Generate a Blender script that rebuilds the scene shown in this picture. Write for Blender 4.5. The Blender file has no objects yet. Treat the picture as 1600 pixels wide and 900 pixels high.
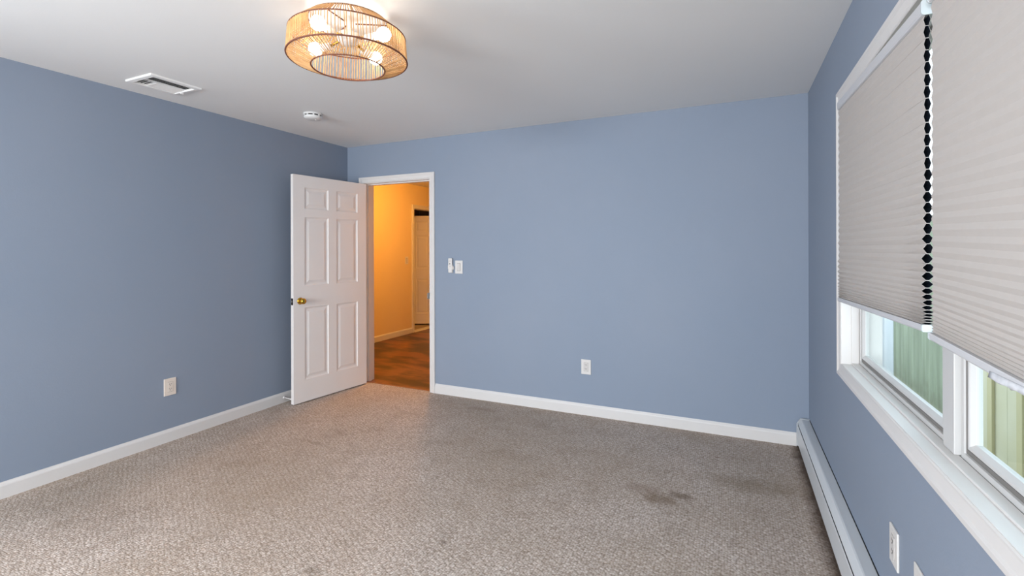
import bpy, bmesh, math, random
from mathutils import Matrix, Vector
random.seed(7)
S = bpy.context.scene
COL = S.collection
PI = math.pi

# ------------------------------------------------------------------ camera
H = 2.44                      # ceiling height
XL, XR, YB, YF = -3.6764, 0.471, 3.8535, -4.4   # inner faces of the room
cam_d = bpy.data.cameras.new('camera')
cam = bpy.data.objects.new('camera', cam_d)
COL.objects.link(cam)
cam_d.sensor_fit = 'HORIZONTAL'
cam_d.sensor_width = 36.0
cam_d.lens = 36.0 * 749.6 / 1600
cam_d.shift_y = -(450 - 389.37) / 1600
cam_d.clip_start = 0.02
cam_d.clip_end = 200
cam.matrix_world = (Matrix.Translation((0, 0, 1.3695)) @ Matrix.Rotation(0.432, 4, 'Z')
                    @ Matrix.Rotation(PI / 2, 4, 'X') @ Matrix.Rotation(-0.0029, 4, 'Z'))
S.camera = cam

# ------------------------------------------------------------------ light
S.view_settings.view_transform = 'Standard'
S.view_settings.look = 'None'
S.view_settings.gamma = 1.0
S.view_settings.use_curve_mapping = False
S.view_settings.exposure = 0.60
SKY_STRENGTH = 2.0
REAR_FILL_POWER = 240.0
SIDE_FILL_POWER = 55.0
RIGHT_FILL_POWER = 34.0
BULB_STRENGTH = 15.0
HALL_POWER = 60.0
ROOM_BEYOND = 2.0
w = bpy.data.worlds.new('overcast sky')
S.world = w
w.use_nodes = True
bg = w.node_tree.nodes['Background']
bg.inputs['Color'].default_value = (0.76, 0.88, 1.0, 1)
bg.inputs['Strength'].default_value = SKY_STRENGTH


def lamp(name, typ, loc, power, color, rot=(0, 0, 0), size=None, size_y=None, radius=None):
    d = bpy.data.lights.new(name, typ)
    d.energy = power
    d.color = color
    if typ == 'AREA':
        d.shape = 'RECTANGLE'
        d.size, d.size_y = size, size_y
    elif radius is not None:
        d.shadow_soft_size = radius
    o = bpy.data.objects.new(name, d)
    o.location = loc
    o.rotation_euler = rot
    COL.objects.link(o)
    return o


# added fill light at an invented opening in the wall behind the camera
lamp('rear_fill_light', 'AREA', (-2.1, YF - 0.10, 1.45), REAR_FILL_POWER, (0.93, 0.96, 1.0),
     (PI / 2, 0, 0), 2.6, 1.5)
# added fill at an unseen, invented opening in the long wall
lamp('side_fill_light', 'AREA', (XL - 0.16, -1.10, 1.45), SIDE_FILL_POWER, (0.88, 0.94, 1.0),
     (PI / 2, 0, -PI / 2), 1.4, 1.4)
# added fill for the left wall, at an invented opening behind the camera
lamp('right_fill_light', 'AREA', (XR + 0.19, -1.20, 1.45), RIGHT_FILL_POWER, (0.96, 0.97, 1.0),
     (PI / 2, 0, PI / 2), 1.5, 1.4)
# the hall's ceiling light, round the corner of the doorway
lamp('hall_light', 'POINT', (-3.55, 5.3, 2.25), HALL_POWER, (1.0, 0.44, 0.075), radius=0.10)

try:
    S.cycles.use_denoising = True
    S.cycles.max_bounces = 10
    S.cycles.diffuse_bounces = 6
    S.cycles.sample_clamp_indirect = 6.0
    S.cycles.caustics_reflective = False
    S.cycles.caustics_refractive = False
except Exception:
    pass


# ------------------------------------------------------------------ materials
def lin(c):
    out = []
    for v in c:
        v /= 255.0
        out.append(v / 12.92 if v <= 0.04045 else ((v + 0.055) / 1.055) ** 2.4)
    return (*out, 1.0)


def new_mat(name):
    m = bpy.data.materials.new(name)
    m.use_nodes = True
    nt = m.node_tree
    return m, nt, nt.nodes['Principled BSDF']


def mat(name, rgb, rough=0.5, var=0.0, vscale=6.0, bump=0.0, bscale=200.0, metal=0.0, spec=0.5, rgb2=None, detail=3.0):
    """plain procedural paint/plastic: colour with a soft noise variation and a fine bump"""
    m, nt, b = new_mat(name)
    b.inputs['Roughness'].default_value = rough
    b.inputs['Metallic'].default_value = metal
    b.inputs['Specular IOR Level'].default_value = spec
    tc = nt.nodes.new('ShaderNodeTexCoord')
    c1 = lin(rgb)
    n = nt.nodes.new('ShaderNodeTexNoise')
    n.inputs['Scale'].default_value = vscale
    n.inputs['Detail'].default_value = detail
    nt.links.new(tc.outputs['Object'], n.inputs['Vector'])
    mx = nt.nodes.new('ShaderNodeMix')
    mx.data_type = 'RGBA'
    mx.inputs['A'].default_value = c1
    mx.inputs['B'].default_value = lin(rgb2) if rgb2 else tuple(max(0, v * (1 - var)) for v in c1[:3]) + (1,)
    nt.links.new(n.outputs['Fac'], mx.inputs['Factor'])
    nt.links.new(mx.outputs['Result'], b.inputs['Base Color'])
    if bump:
        n2 = nt.nodes.new('ShaderNodeTexNoise')
        n2.inputs['Scale'].default_value = bscale
        n2.inputs['Detail'].default_value = 2
        nt.links.new(tc.outputs['Object'], n2.inputs['Vector'])
        bp = nt.nodes.new('ShaderNodeBump')
        bp.inputs['Strength'].default_value = bump
        bp.inputs['Distance'].default_value = 0.002
        nt.links.new(n2.outputs['Fac'], bp.inputs['Height'])
        nt.links.new(bp.outputs['Normal'], b.inputs['Normal'])
    return m


M = {}
M['blue'] = mat('blue_wall_paint', (128, 141, 158), 0.62, rgb2=(138, 147, 161), vscale=1.1, bump=0.15, bscale=140, spec=0.3)
M['ceiling'] = mat('ceiling_paint', (233, 233, 231), 0.9, var=0.03, vscale=2, bump=0.15, bscale=120, spec=0.2)
M['trim'] = mat('white_trim_paint', (212, 209, 206), 0.38, var=0.04, vscale=8, spec=0.4)
M['door'] = mat('white_door_paint', (226, 221, 217), 0.42, var=0.05, vscale=5, bump=0.06, bscale=60, spec=0.4)
M['vinyl'] = mat('white_vinyl', (198, 197, 195), 0.35, var=0.05, vscale=9, spec=0.4)
M['vinyl_grey'] = mat('grey_weatherstrip', (120, 116, 112), 0.55, var=0.15, vscale=20)
M['shade'] = mat('shade_fabric', (184, 178, 173), 0.85, var=0.05, vscale=40, bump=0.1, bscale=900, spec=0.15)
M['liner'] = mat('shade_foil_liner', (96, 110, 128), 0.38, var=0.5, vscale=60, metal=0.85)
M['rail'] = mat('shade_rail_enamel', (198, 198, 200), 0.35, var=0.03, vscale=8, spec=0.4)
M['railcap'] = mat('shade_end_cap_plastic', (196, 204, 206), 0.4, var=0.03, vscale=20)
M['heater'] = mat('heater_enamel', (205, 208, 210), 0.35, var=0.06, vscale=6, spec=0.4)
M['dark'] = mat('dark_gap', (8, 8, 10), 0.8, var=0.3, vscale=30)
M['plate'] = mat('white_plate_plastic', (212, 209, 205), 0.35, var=0.03, vscale=30, spec=0.4)
M['almond'] = mat('almond_plate_plastic', (222, 210, 198), 0.38, var=0.03, vscale=30, spec=0.4)
M['plate_insert'] = mat('receptacle_plastic', (202, 198, 194), 0.35, var=0.03, vscale=30)  # slightly darker plastic for receptacles, rockers and screws
M['slot'] = mat('slot_dark', (52, 48, 46), 0.7, var=0.2, vscale=60)
M['brass'] = mat('polished_brass', (214, 168, 66), 0.16, var=0.25, vscale=30, metal=1.0)
M['bronze'] = mat('dark_bronze', (46, 36, 32), 0.4, var=0.3, vscale=60, metal=0.8)
M['steel'] = mat('grey_steel', (150, 148, 145), 0.35, var=0.2, vscale=50, metal=0.8)
M['rattan'] = mat('rattan_cord', (222, 184, 130), 0.6, rgb2=(160, 106, 60), vscale=26, spec=0.25)
M['ring'] = mat('brown_wrapped_ring', (118, 66, 44), 0.6, var=0.35, vscale=60)
M['lampwhite'] = mat('lamp_white_metal', (232, 230, 226), 0.4, var=0.03, vscale=20)
M['vent'] = mat('vent_enamel', (240, 239, 236), 0.45, var=0.05, vscale=20)
M['detector'] = mat('detector_plastic', (214, 213, 210), 0.45, var=0.04, vscale=30)
M['hallwall'] = mat('cream_hall_paint', (222, 200, 158), 0.6, var=0.06, vscale=2, bump=0.1, bscale=120, spec=0.3)
M['fence'] = mat('cream_board_paint', (214, 210, 186), 0.6, rgb2=(194, 188, 152), vscale=3.2, spec=0.25)
M['batten'] = mat('cream_batten_paint', (200, 190, 144), 0.6, var=0.2, vscale=5)
M['siding'] = mat('white_siding', (206, 213, 220), 0.55, var=0.2, vscale=4)
M['soil'] = mat('yard_soil', (120, 118, 96), 0.9, rgb2=(84, 92, 60), vscale=4)
M['film'] = mat('torn_plastic_film', (226, 228, 232), 0.2, var=0.3, vscale=90)
M['button'] = mat('remote_button', (186, 176, 172), 0.5, var=0.1, vscale=60)


def mat_carpet():
    m, nt, b = new_mat('berber_carpet')
    N, L = nt.nodes, nt.links
    b.inputs['Roughness'].default_value = 0.95
    b.inputs['Specular IOR Level'].default_value = 0.1
    tc = N.new('ShaderNodeTexCoord')

    def noise(scale, detail=3.0, rough=0.5, vec=None):
        n = N.new('ShaderNodeTexNoise')
        n.inputs['Scale'].default_value = scale
        n.inputs['Detail'].default_value = detail
        n.inputs['Roughness'].default_value = rough
        L.new(vec or tc.outputs['Object'], n.inputs['Vector'])
        return n

    def ramp(src, stops):
        r = N.new('ShaderNodeValToRGB')
        while len(r.color_ramp.elements) < len(stops):
            r.color_ramp.elements.new(0.5)
        for e, (p, c) in zip(r.color_ramp.elements, stops):
            e.position, e.color = p, c
        L.new(src, r.inputs['Fac'])
        return r

    def mix(fac, a, c2, mode='MIX'):
        x = N.new('ShaderNodeMix')
        x.data_type = 'RGBA'
        x.blend_type = mode
        if isinstance(fac, float):
            x.inputs['Factor'].default_value = fac
        else:
            L.new(fac, x.inputs['Factor'])
        for k, v in (('A', a), ('B', c2)):
            if isinstance(v, tuple):
                x.inputs[k].default_value = v
            else:
                L.new(v, x.inputs[k])
        return x.outputs['Result']

    # loops: voronoi cells on a loose grid, stretched along the tuft rows
    mp = N.new('ShaderNodeMapping')
    mp.inputs['Scale'].default_value = (84, 130, 1)
    mp.inputs['Rotation'].default_value = (0, 0, 0.0)
    L.new(tc.outputs['Object'], mp.inputs['Vector'])
    vo = N.new('ShaderNodeTexVoronoi')
    vo.inputs['Scale'].default_value = 1.0
    vo.inputs['Randomness'].default_value = 0.55
    L.new(mp.outputs['Vector'], vo.inputs['Vector'])
    cell = N.new('ShaderNodeRGBToBW')
    L.new(vo.outputs['Color'], cell.inputs['Color'])
    base = ramp(cell.outputs['Val'], [(0.1, lin((190, 176, 165))), (0.5, lin((203, 190, 180))), (0.9, lin((220, 210, 202)))])
    # dark gaps between loops
    gap = ramp(vo.outputs['Distance'], [(0.42, (0, 0, 0, 1)), (0.75, (1, 1, 1, 1))])
    col = mix(gap.outputs['Color'], base.outputs['Color'], lin((144, 129, 116)))
    # raised tuft rows running diagonally across the room
    mr = N.new('ShaderNodeMapping')
    mr.inputs['Rotation'].default_value = (0, 0, math.radians(28))
    L.new(tc.outputs['Object'], mr.inputs['Vector'])
    v2 = N.new('ShaderNodeTexVoronoi')
    v2.inputs['Scale'].default_value = 44
    v2.inputs['Randomness'].default_value = 0.38
    L.new(mr.outputs['Vector'], v2.inputs['Vector'])
    tuft = ramp(v2.outputs['Distance'], [(0.25, (0, 0, 0, 1)), (0.70, (0.42, 0.42, 0.42, 1))])
    col = mix(tuft.outputs['Color'], col, lin((138, 124, 112)))
    # broad soiling
    d1 = noise(0.9, 4, 0.6)
    s1 = ramp(d1.outputs['Fac'], [(0.40, (0, 0, 0, 1)), (0.72, (0.55, 0.55, 0.55, 1))])
    col = mix(s1.outputs['Color'], col, lin((150, 132, 112)))
    d2 = noise(5.0, 4, 0.65)
    s2 = ramp(d2.outputs['Fac'], [(0.52, (0, 0, 0, 1)), (0.78, (0.40, 0.40, 0.40, 1))])
    col = mix(s2.outputs['Color'], col, lin((132, 116, 100)))

    # individual stains: (x, y, rx, ry, strength, colour)
    wob = noise(9.0, 4, 0.7)
    sep = N.new('ShaderNodeSeparateXYZ')
    L.new(tc.outputs['Object'], sep.inputs['Vector'])

    def math_(op, a, c2):
        x = N.new('ShaderNodeMath')
        x.operation = op
        for i, v in enumerate((a, c2)):
            if isinstance(v, (int, float)):
                x.inputs[i].default_value = v
            else:
                L.new(v, x.inputs[i])
        return x.outputs[0]

    stains = [(-0.48, 2.80, 0.13, 0.07, 0.45, (132, 112, 98)), (-0.37, 2.72, 0.14, 0.075, 0.75, (118, 100, 82)),
              (-0.27, 2.80, 0.085, 0.05, 0.8, (112, 96, 82)), (0.10, 3.10, 0.30, 0.14, 0.45, (120, 104, 80)),
              (-1.95, 3.62, 0.18, 0.05, 0.55, (126, 106, 92)), (-2.72, 2.50, 0.16, 0.03, 0.4, (128, 112, 96)),
              (-3.05, 1.35, 0.55, 0.25, 0.35, (126, 114, 102)), (-1.23, 1.90, 0.022, 0.018, 0.6, (98, 86, 78)),
              (-1.63, 1.50, 0.06, 0.03, 0.5, (112, 100, 88)), (-0.10, 3.42, 0.02, 0.012, 0.9, (110, 76, 60))]
    for (sx, sy, rx, ry, st, c3) in stains:
        dx = math_('DIVIDE', math_('SUBTRACT', sep.outputs['X'], sx), rx)
        dy = math_('DIVIDE', math_('SUBTRACT', sep.outputs['Y'], sy), ry)
        d = math_('SQRT', math_('ADD', math_('MULTIPLY', dx, dx), math_('MULTIPLY', dy, dy)), 0)
        d = math_('ADD', d, math_('MULTIPLY', math_('SUBTRACT', wob.outputs['Fac'], 0.5), 1.6))
        st *= 0.85
        r = ramp(d, [(0.30, (st, st, st, 1)), (1.15, (0, 0, 0, 1))])
        col = mix(r.outputs['Color'], col, lin(c3))
    # dust line where the carpet meets the heater
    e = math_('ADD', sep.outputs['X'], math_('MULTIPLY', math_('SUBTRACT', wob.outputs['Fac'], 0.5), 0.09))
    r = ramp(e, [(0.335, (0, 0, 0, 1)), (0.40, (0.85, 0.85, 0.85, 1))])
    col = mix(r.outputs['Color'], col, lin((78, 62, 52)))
    L.new(col, b.inputs['Base Color'])
    # relief
    fine = noise(420, 2, 0.6)
    hgt = math_('SUBTRACT', math_('MULTIPLY', fine.outputs['Fac'], 0.35), math_('ADD', math_('MULTIPLY', vo.outputs['Distance'], 0.6), math_('MULTIPLY', v2.outputs['Distance'], 0.75)))
    bp = N.new('ShaderNodeBump')
    bp.inputs['Strength'].default_value = 0.55
    bp.inputs['Distance'].default_value = 0.006
    L.new(hgt, bp.inputs['Height'])
    L.new(bp.outputs['Normal'], b.inputs['Normal'])
    return m


def mat_planks():
    m, nt, b = new_mat('hall_hardwood')
    N, L = nt.nodes, nt.links
    b.inputs['Roughness'].default_value = 0.34
    tc = N.new('ShaderNodeTexCoord')
    br = N.new('ShaderNodeTexBrick')
    br.inputs['Scale'].default_value = 1.0
    br.inputs['Brick Width'].default_value = 1.1
    br.inputs['Row Height'].default_value = 0.083
    br.inputs['Mortar Size'].default_value = 0.0016
    br.inputs['Color1'].default_value = lin((150, 96, 58))
    br.inputs['Color2'].default_value = lin((112, 66, 40))
    br.inputs['Mortar'].default_value = lin((52, 30, 20))
    L.new(tc.outputs['Object'], br.inputs['Vector'])
    mp = N.new('ShaderNodeMapping')
    mp.inputs['Scale'].default_value = (1.6, 22, 1)
    L.new(tc.outputs['Object'], mp.inputs['Vector'])
    n = N.new('ShaderNodeTexNoise')
    n.inputs['Scale'].default_value = 2.2
    n.inputs['Detail'].default_value = 5
    L.new(mp.outputs['Vector'], n.inputs['Vector'])
    n2 = N.new('ShaderNodeTexNoise')
    n2.inputs['Scale'].default_value = 2.4
    n2.inputs['Detail'].default_value = 4
    mp2 = N.new('ShaderNodeMapping')
    mp2.inputs['Scale'].default_value = (0.8, 2.0, 1)
    L.new(tc.outputs['Object'], mp2.inputs['Vector'])
    L.new(mp2.outputs['Vector'], n2.inputs['Vector'])
    r2 = N.new('ShaderNodeValToRGB')
    r2.color_ramp.elements[0].position = 0.44
    r2.color_ramp.elements[0].color = (0, 0, 0, 1)
    r2.color_ramp.elements[1].position = 0.56
    r2.color_ramp.elements[1].color = (0.9, 0.9, 0.9, 1)
    L.new(n2.outputs['Fac'], r2.inputs['Fac'])
    x = N.new('ShaderNodeMix'); x.data_type = 'RGBA'
    x.inputs['B'].default_value = lin((100, 58, 34))
    L.new(br.outputs['Color'], x.inputs['A'])
    L.new(n.outputs['Fac'], x.inputs['Factor'])
    y = N.new('ShaderNodeMix'); y.data_type = 'RGBA'
    y.inputs['B'].default_value = lin((40, 24, 16))
    L.new(x.outputs['Result'], y.inputs['A'])
    L.new(r2.outputs['Color'], y.inputs['Factor'])
    L.new(y.outputs['Result'], b.inputs['Base Color'])
    return m


def mat_glass():
    m = bpy.data.materials.new('window_glass')
    m.use_nodes = True
    nt = m.node_tree
    nt.nodes.clear()
    out = nt.nodes.new('ShaderNodeOutputMaterial')
    tr = nt.nodes.new('ShaderNodeBsdfTransparent')
    tr.inputs['Color'].default_value = (0.93, 0.96, 0.95, 1)
    gl = nt.nodes.new('ShaderNodeBsdfGlossy')
    gl.inputs['Roughness'].default_value = 0.03
    lw = nt.nodes.new('ShaderNodeLayerWeight')
    lw.inputs['Blend'].default_value = 0.5
    pw = nt.nodes.new('ShaderNodeMath'); pw.operation = 'POWER'; pw.inputs[1].default_value = 4.0
    nt.links.new(lw.outputs['Facing'], pw.inputs[0])
    fr = nt.nodes.new('ShaderNodeMath'); fr.operation = 'MULTIPLY'; fr.inputs[1].default_value = 0.35
    nt.links.new(pw.outputs[0], fr.inputs[0])
    mx = nt.nodes.new('ShaderNodeMixShader')
    nt.links.new(fr.outputs[0], mx.inputs[0])
    nt.links.new(tr.outputs[0], mx.inputs[1])
    nt.links.new(gl.outputs[0], mx.inputs[2])
    nt.links.new(mx.outputs[0], out.inputs['Surface'])
    return m


def mat_emit(name, rgb, strength):
    m, nt, b = new_mat(name)
    b.inputs['Base Color'].default_value = (0.9, 0.9, 0.88, 1)
    b.inputs['Emission Color'].default_value = (*rgb, 1)
    b.inputs['Emission Strength'].default_value = strength
    return m


def mat_green():
    m, nt, b = new_mat('weathered_green_panel')
    N, L = nt.nodes, nt.links
    b.inputs['Roughness'].default_value = 0.6
    tc = N.new('ShaderNodeTexCoord')
    mp = N.new('ShaderNodeMapping')
    mp.inputs['Scale'].default_value = (5, 5, 0.7)
    L.new(tc.outputs['Object'], mp.inputs['Vector'])
    n = N.new('ShaderNodeTexNoise'); n.inputs['Scale'].default_value = 2.0; n.inputs['Detail'].default_value = 5
    L.new(mp.outputs['Vector'], n.inputs['Vector'])
    r = N.new('ShaderNodeValToRGB')
    r.color_ramp.elements[0].position = 0.3
    r.color_ramp.elements[0].color = lin((112, 122, 92))
    r.color_ramp.elements[1].position = 0.75
    r.color_ramp.elements[1].color = lin((150, 162, 134))
    L.new(n.outputs['Fac'], r.inputs['Fac'])
    n2 = N.new('ShaderNodeTexNoise'); n2.inputs['Scale'].default_value = 9; n2.inputs['Detail'].default_value = 5
    L.new(tc.outputs['Object'], n2.inputs['Vector'])
    sep = N.new('ShaderNodeSeparateXYZ'); L.new(tc.outputs['Object'], sep.inputs['Vector'])
    ad = N.new('ShaderNodeMath'); ad.operation = 'ADD'
    L.new(n2.outputs['Fac'], ad.inputs[0])
    mu = N.new('ShaderNodeMath'); mu.operation = 'MULTIPLY'; mu.inputs[1].default_value = -1.2
    L.new(sep.outputs['Z'], mu.inputs[0]); ofs = N.new('ShaderNodeMath'); ofs.operation = 'ADD'; ofs.inputs[1].default_value = 0.56
    L.new(mu.outputs[0], ofs.inputs[0]); L.new(ofs.outputs[0], ad.inputs[1])
    r2 = N.new('ShaderNodeValToRGB')
    r2.color_ramp.elements[0].position = 0.45; r2.color_ramp.elements[0].color = (0, 0, 0, 1)
    r2.color_ramp.elements[1].position = 0.85; r2.color_ramp.elements[1].color = (0.8, 0.8, 0.8, 1)
    L.new(ad.outputs[0], r2.inputs['Fac'])
    x = N.new('ShaderNodeMix'); x.data_type = 'RGBA'
    x.inputs['B'].default_value = lin((112, 112, 84))
    L.new(r2.outputs['Color'], x.inputs['Factor']); L.new(r.outputs['Color'], x.inputs['A'])
    L.new(x.outputs['Result'], b.inputs['Base Color'])
    return m


M['carpet'] = mat_carpet()
M['planks'] = mat_planks()
M['glass'] = mat_glass()
M['green'] = mat_green()
M['bulb'] = mat_emit('bulb_glow', (1.0, 0.93, 0.82), BULB_STRENGTH)


# ------------------------------------------------------------------ mesh helpers
class MB:
    """collects shapes and links them as one mesh object"""
    def __init__(self):
        self.v, self.f, self.mi, self.sm = [], [], [], []

    def add(self, verts, faces, mi=0, smooth=False):
        o = len(self.v)
        self.v += [tuple(p) for p in verts]
        for f in faces:
            self.f.append([i + o for i in f]); self.mi.append(mi); self.sm.append(smooth)

    def box(self, a, b, mi=0, bev=0.0):
        (x0, y0, z0), (x1, y1, z1) = a, b
        if x0 > x1: x0, x1 = x1, x0
        if y0 > y1: y0, y1 = y1, y0
        if z0 > z1: z0, z1 = z1, z0
        if bev <= 0:
            v = [(x0, y0, z0), (x1, y0, z0), (x1, y1, z0), (x0, y1, z0), (x0, y0, z1), (x1, y0, z1), (x1, y1, z1), (x0, y1, z1)]
            self.add(v, [(0, 3, 2, 1), (4, 5, 6, 7), (0, 1, 5, 4), (1, 2, 6, 5), (2, 3, 7, 6), (3, 0, 4, 7)], mi)
            return
        bm = bmesh.new()
        bmesh.ops.create_cube(bm, size=1.0)
        for q in bm.verts:
            q.co = Vector(((x0 + x1) / 2 + q.co.x * (x1 - x0), (y0 + y1) / 2 + q.co.y * (y1 - y0), (z0 + z1) / 2 + q.co.z * (z1 - z0)))
        bev = min(bev, 0.45 * min(x1 - x0, y1 - y0, z1 - z0))
        bmesh.ops.bevel(bm, geom=list(bm.edges), offset=bev, segments=2, affect='EDGES', profile=0.5)
        self.bm(bm, mi)

    def bm(self, bm, mi=0, smooth=False):
        bm.verts.ensure_lookup_table()
        bm.verts.index_update()
        self.add([q.co[:] for q in bm.verts], [[q.index for q in f.verts] for f in bm.faces], mi, smooth)
        bm.free()

    def tube(self, p, q, r, n=8, mi=0, r2=None, caps=True):
        p, q = Vector(p), Vector(q)
        d = (q - p).normalized()
        a = d.orthogonal().normalized()
        c = d.cross(a)
        r2 = r if r2 is None else r2
        v = []
        for (o, rr) in ((p, r), (q, r2)):
            for i in range(n):
                t = 2 * PI * i / n
                v.append(o + a * (rr * math.cos(t)) + c * (rr * math.sin(t)))
        self.add(v, [(i, (i + 1) % n, n + (i + 1) % n, n + i) for i in range(n)], mi, True)
        if caps:
            self.add(v[:n], [tuple(reversed(range(n)))], mi)
            self.add(v[n:], [tuple(range(n))], mi)

    def torus(self, c, R, r, nu=72, nv=8, mi=0):
        v = []
        for i in range(nu):
            a = 2 * PI * i / nu
            for j in range(nv):
                t = 2 * PI * j / nv
                v.append((c[0] + (R + r * math.cos(t)) * math.cos(a), c[1] + (R + r * math.cos(t)) * math.sin(a), c[2] + r * math.sin(t)))
        f = [(i * nv + j, ((i + 1) % nu) * nv + j, ((i + 1) % nu) * nv + (j + 1) % nv, i * nv + (j + 1) % nv) for i in range(nu) for j in range(nv)]
        self.add(v, f, mi, True)

    def lathe(self, prof, org, axis=(0, 0, 1), n=40, mi=0, smooth=True):
        """prof: (radius, height along axis)"""
        ax = Vector(axis).normalized()
        a = ax.orthogonal().normalized()
        c = ax.cross(a)
        org = Vector(org)
        v = []
        for (r, h) in prof:
            for i in range(n):
                t = 2 * PI * i / n
                v.append(org + ax * h + a * (r * math.cos(t)) + c * (r * math.sin(t)))
        f = [(k * n + i, k * n + (i + 1) % n, (k + 1) * n + (i + 1) % n, (k + 1) * n + i) for k in range(len(prof) - 1) for i in range(n)]
        self.add(v, f, mi, smooth)
        if prof[0][0] > 1e-6:
            self.add(v[:n], [tuple(reversed(range(n)))], mi)
        if prof[-1][0] > 1e-6:
            self.add(v[-n:], [tuple(range(n))], mi)

    def sweep(self, rings, closed_ring=False, mi=0, caps=True, smooth=False):
        """rings: list of equal-length point lists, skinned between neighbours (each ring is a closed profile)"""
        n = len(rings[0])
        v = [p for r in rings for p in r]
        k = len(rings)
        f = []
        for i in range(k if closed_ring else k - 1):
            a, b = i * n, ((i + 1) % k) * n
            f += [(a + j, a + (j + 1) % n, b + (j + 1) % n, b + j) for j in range(n)]
        self.add(v, f, mi, smooth)
        if caps and not closed_ring:
            self.add(rings[0], [tuple(reversed(range(n)))], mi)
            self.add(rings[-1], [tuple(range(n))], mi)

    def build(self, name, mats, parent=None, recalc=True):
        me = bpy.data.meshes.new(name)
        me.from_pydata(self.v, [], self.f)
        if not isinstance(mats, (list, tuple)):
            mats = [mats]
        for m in mats:
            me.materials.append(m)
        for p, mi, s in zip(me.polygons, self.mi, self.sm):
            p.material_index = mi
            p.use_smooth = s
        if recalc:
            bm = bmesh.new()
            bm.from_mesh(me)
            bmesh.ops.remove_doubles(bm, verts=bm.verts, dist=1e-6)
            bmesh.ops.recalc_face_normals(bm, faces=bm.faces)
            bm.to_mesh(me)
            bm.free()
        me.update()
        o = bpy.data.objects.new(name, me)
        COL.objects.link(o)
        if parent is not None:
            o.parent = parent
        return o


def tag(o, label, cat, group=None, kind=None):
    o['label'] = label
    o['category'] = cat
    if group: o['group'] = group
    if kind: o['kind'] = kind
    return o


def empty(name, loc=(0, 0, 0), rotz=0.0):
    o = bpy.data.objects.new(name, None)
    o.empty_display_size = 0.05
    o.location = loc
    o.rotation_euler = (0, 0, rotz)
    COL.objects.link(o)
    return o


def struct(name, mb, m, label, cat, parent=None):
    o = mb.build(name, m, parent)
    return tag(o, label, cat, kind='structure')


# ------------------------------------------------------------------ room shell
WT = 0.15                                        # wall thickness
DX0, DX1, DZ = -3.448, -2.650, 2.046             # bedroom door opening (jamb faces, head)
JT = 0.018                                       # jamb board thickness
YH = YB + 0.14                                   # hall face of the back wall
WY0, WY1, WZ0, WZ1 = 0.61, 2.71, 0.825, 2.054    # window opening (finished)
LT = 0.012                                       # window liner thickness
XO = XR + WT                                     # outer face of the window wall

b = MB(); b.box((XL - 0.02, YF - 0.12, -0.05), (XR + 0.02, YB + 0.02, 0.0))
struct('floor', b, M['carpet'], 'worn beige looped carpet with stains covering the bedroom floor', 'floor')
VCX, VCY, VHX, VHY = -3.326, 1.872, 0.106, 0.122     # ceiling opening of the air duct
b = MB()
b.box((XL - 0.12, YF - 0.12, H), (VCX - VHX, YH, H + 0.12)); b.box((VCX + VHX, YF - 0.12, H), (XO, YH, H + 0.12))
b.box((VCX - VHX, YF - 0.12, H), (VCX + VHX, VCY - VHY, H + 0.12)); b.box((VCX - VHX, VCY + VHY, H), (VCX + VHX, YH, H + 0.12))
b.box((VCX - VHX, VCY - VHY, H + 0.11), (VCX + VHX, VCY + VHY, H + 0.12))
struct('ceiling', b, M['ceiling'], 'flat pale grey ceiling over the blue bedroom', 'ceiling')
b = MB()
b.box((XL - 0.12, YF - 0.12, -0.05), (XL, -1.88, H)); b.box((XL - 0.12, -0.32, -0.05), (XL, YB, H))  # gap left out of view, added for the side fill light
b.box((XL - 0.12, -1.88, -0.05), (XL, -0.32, 0.72)); b.box((XL - 0.12, -1.88, 2.18), (XL, -0.32, H))
struct('wall_left', b, M['blue'], 'long blue painted wall behind the open white door', 'wall')
b = MB()
b.box((-5.6, YB, -0.05), (DX0 - JT, YH, H)); b.box((DX0 - JT, YB, DZ + JT), (DX1 + JT, YH, H)); b.box((DX1 + JT, YB, -0.05), (XO, YH, H))
struct('wall_back', b, M['blue'], 'blue painted end wall with the doorway into the hall', 'wall')
b = MB()
b.box((XR, YF - 0.12, -0.05), (XO, -2.0, H)); b.box((XR, -0.4, -0.05), (XO, WY0 - LT, H)); b.box((XR, -2.0, -0.05), (XO, -0.4, 0.72)); b.box((XR, -2.0, 2.18), (XO, -0.4, H)); b.box((XR, WY1 + LT, -0.05), (XO, YB, H))  # gap behind the camera is added to let the right fill in
b.box((XR, WY0 - LT, -0.05), (XO, WY1 + LT, WZ0 - LT)); b.box((XR, WY0 - LT, WZ1 + LT), (XO, WY1 + LT, H))
struct('wall_right', b, M['blue'], 'blue painted wall around the white framed window', 'wall')
# wall behind the camera, with a wide opening added for the fill light
RX0, RX1, RZ0, RZ1 = -3.4, -0.8, 0.70, 2.2
b = MB()
b.box((XL, YF - 0.06, 0), (RX0, YF, H)); b.box((RX1, YF - 0.06, 0), (XR, YF, H))
b.box((RX0, YF - 0.06, 0), (RX1, YF, RZ0)); b.box((RX0, YF - 0.06, RZ1), (RX1, YF, H))
struct('wall_front', b, M['blue'], 'blue painted wall with a wide opening added for fill light opposite the doorway', 'wall')

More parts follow.
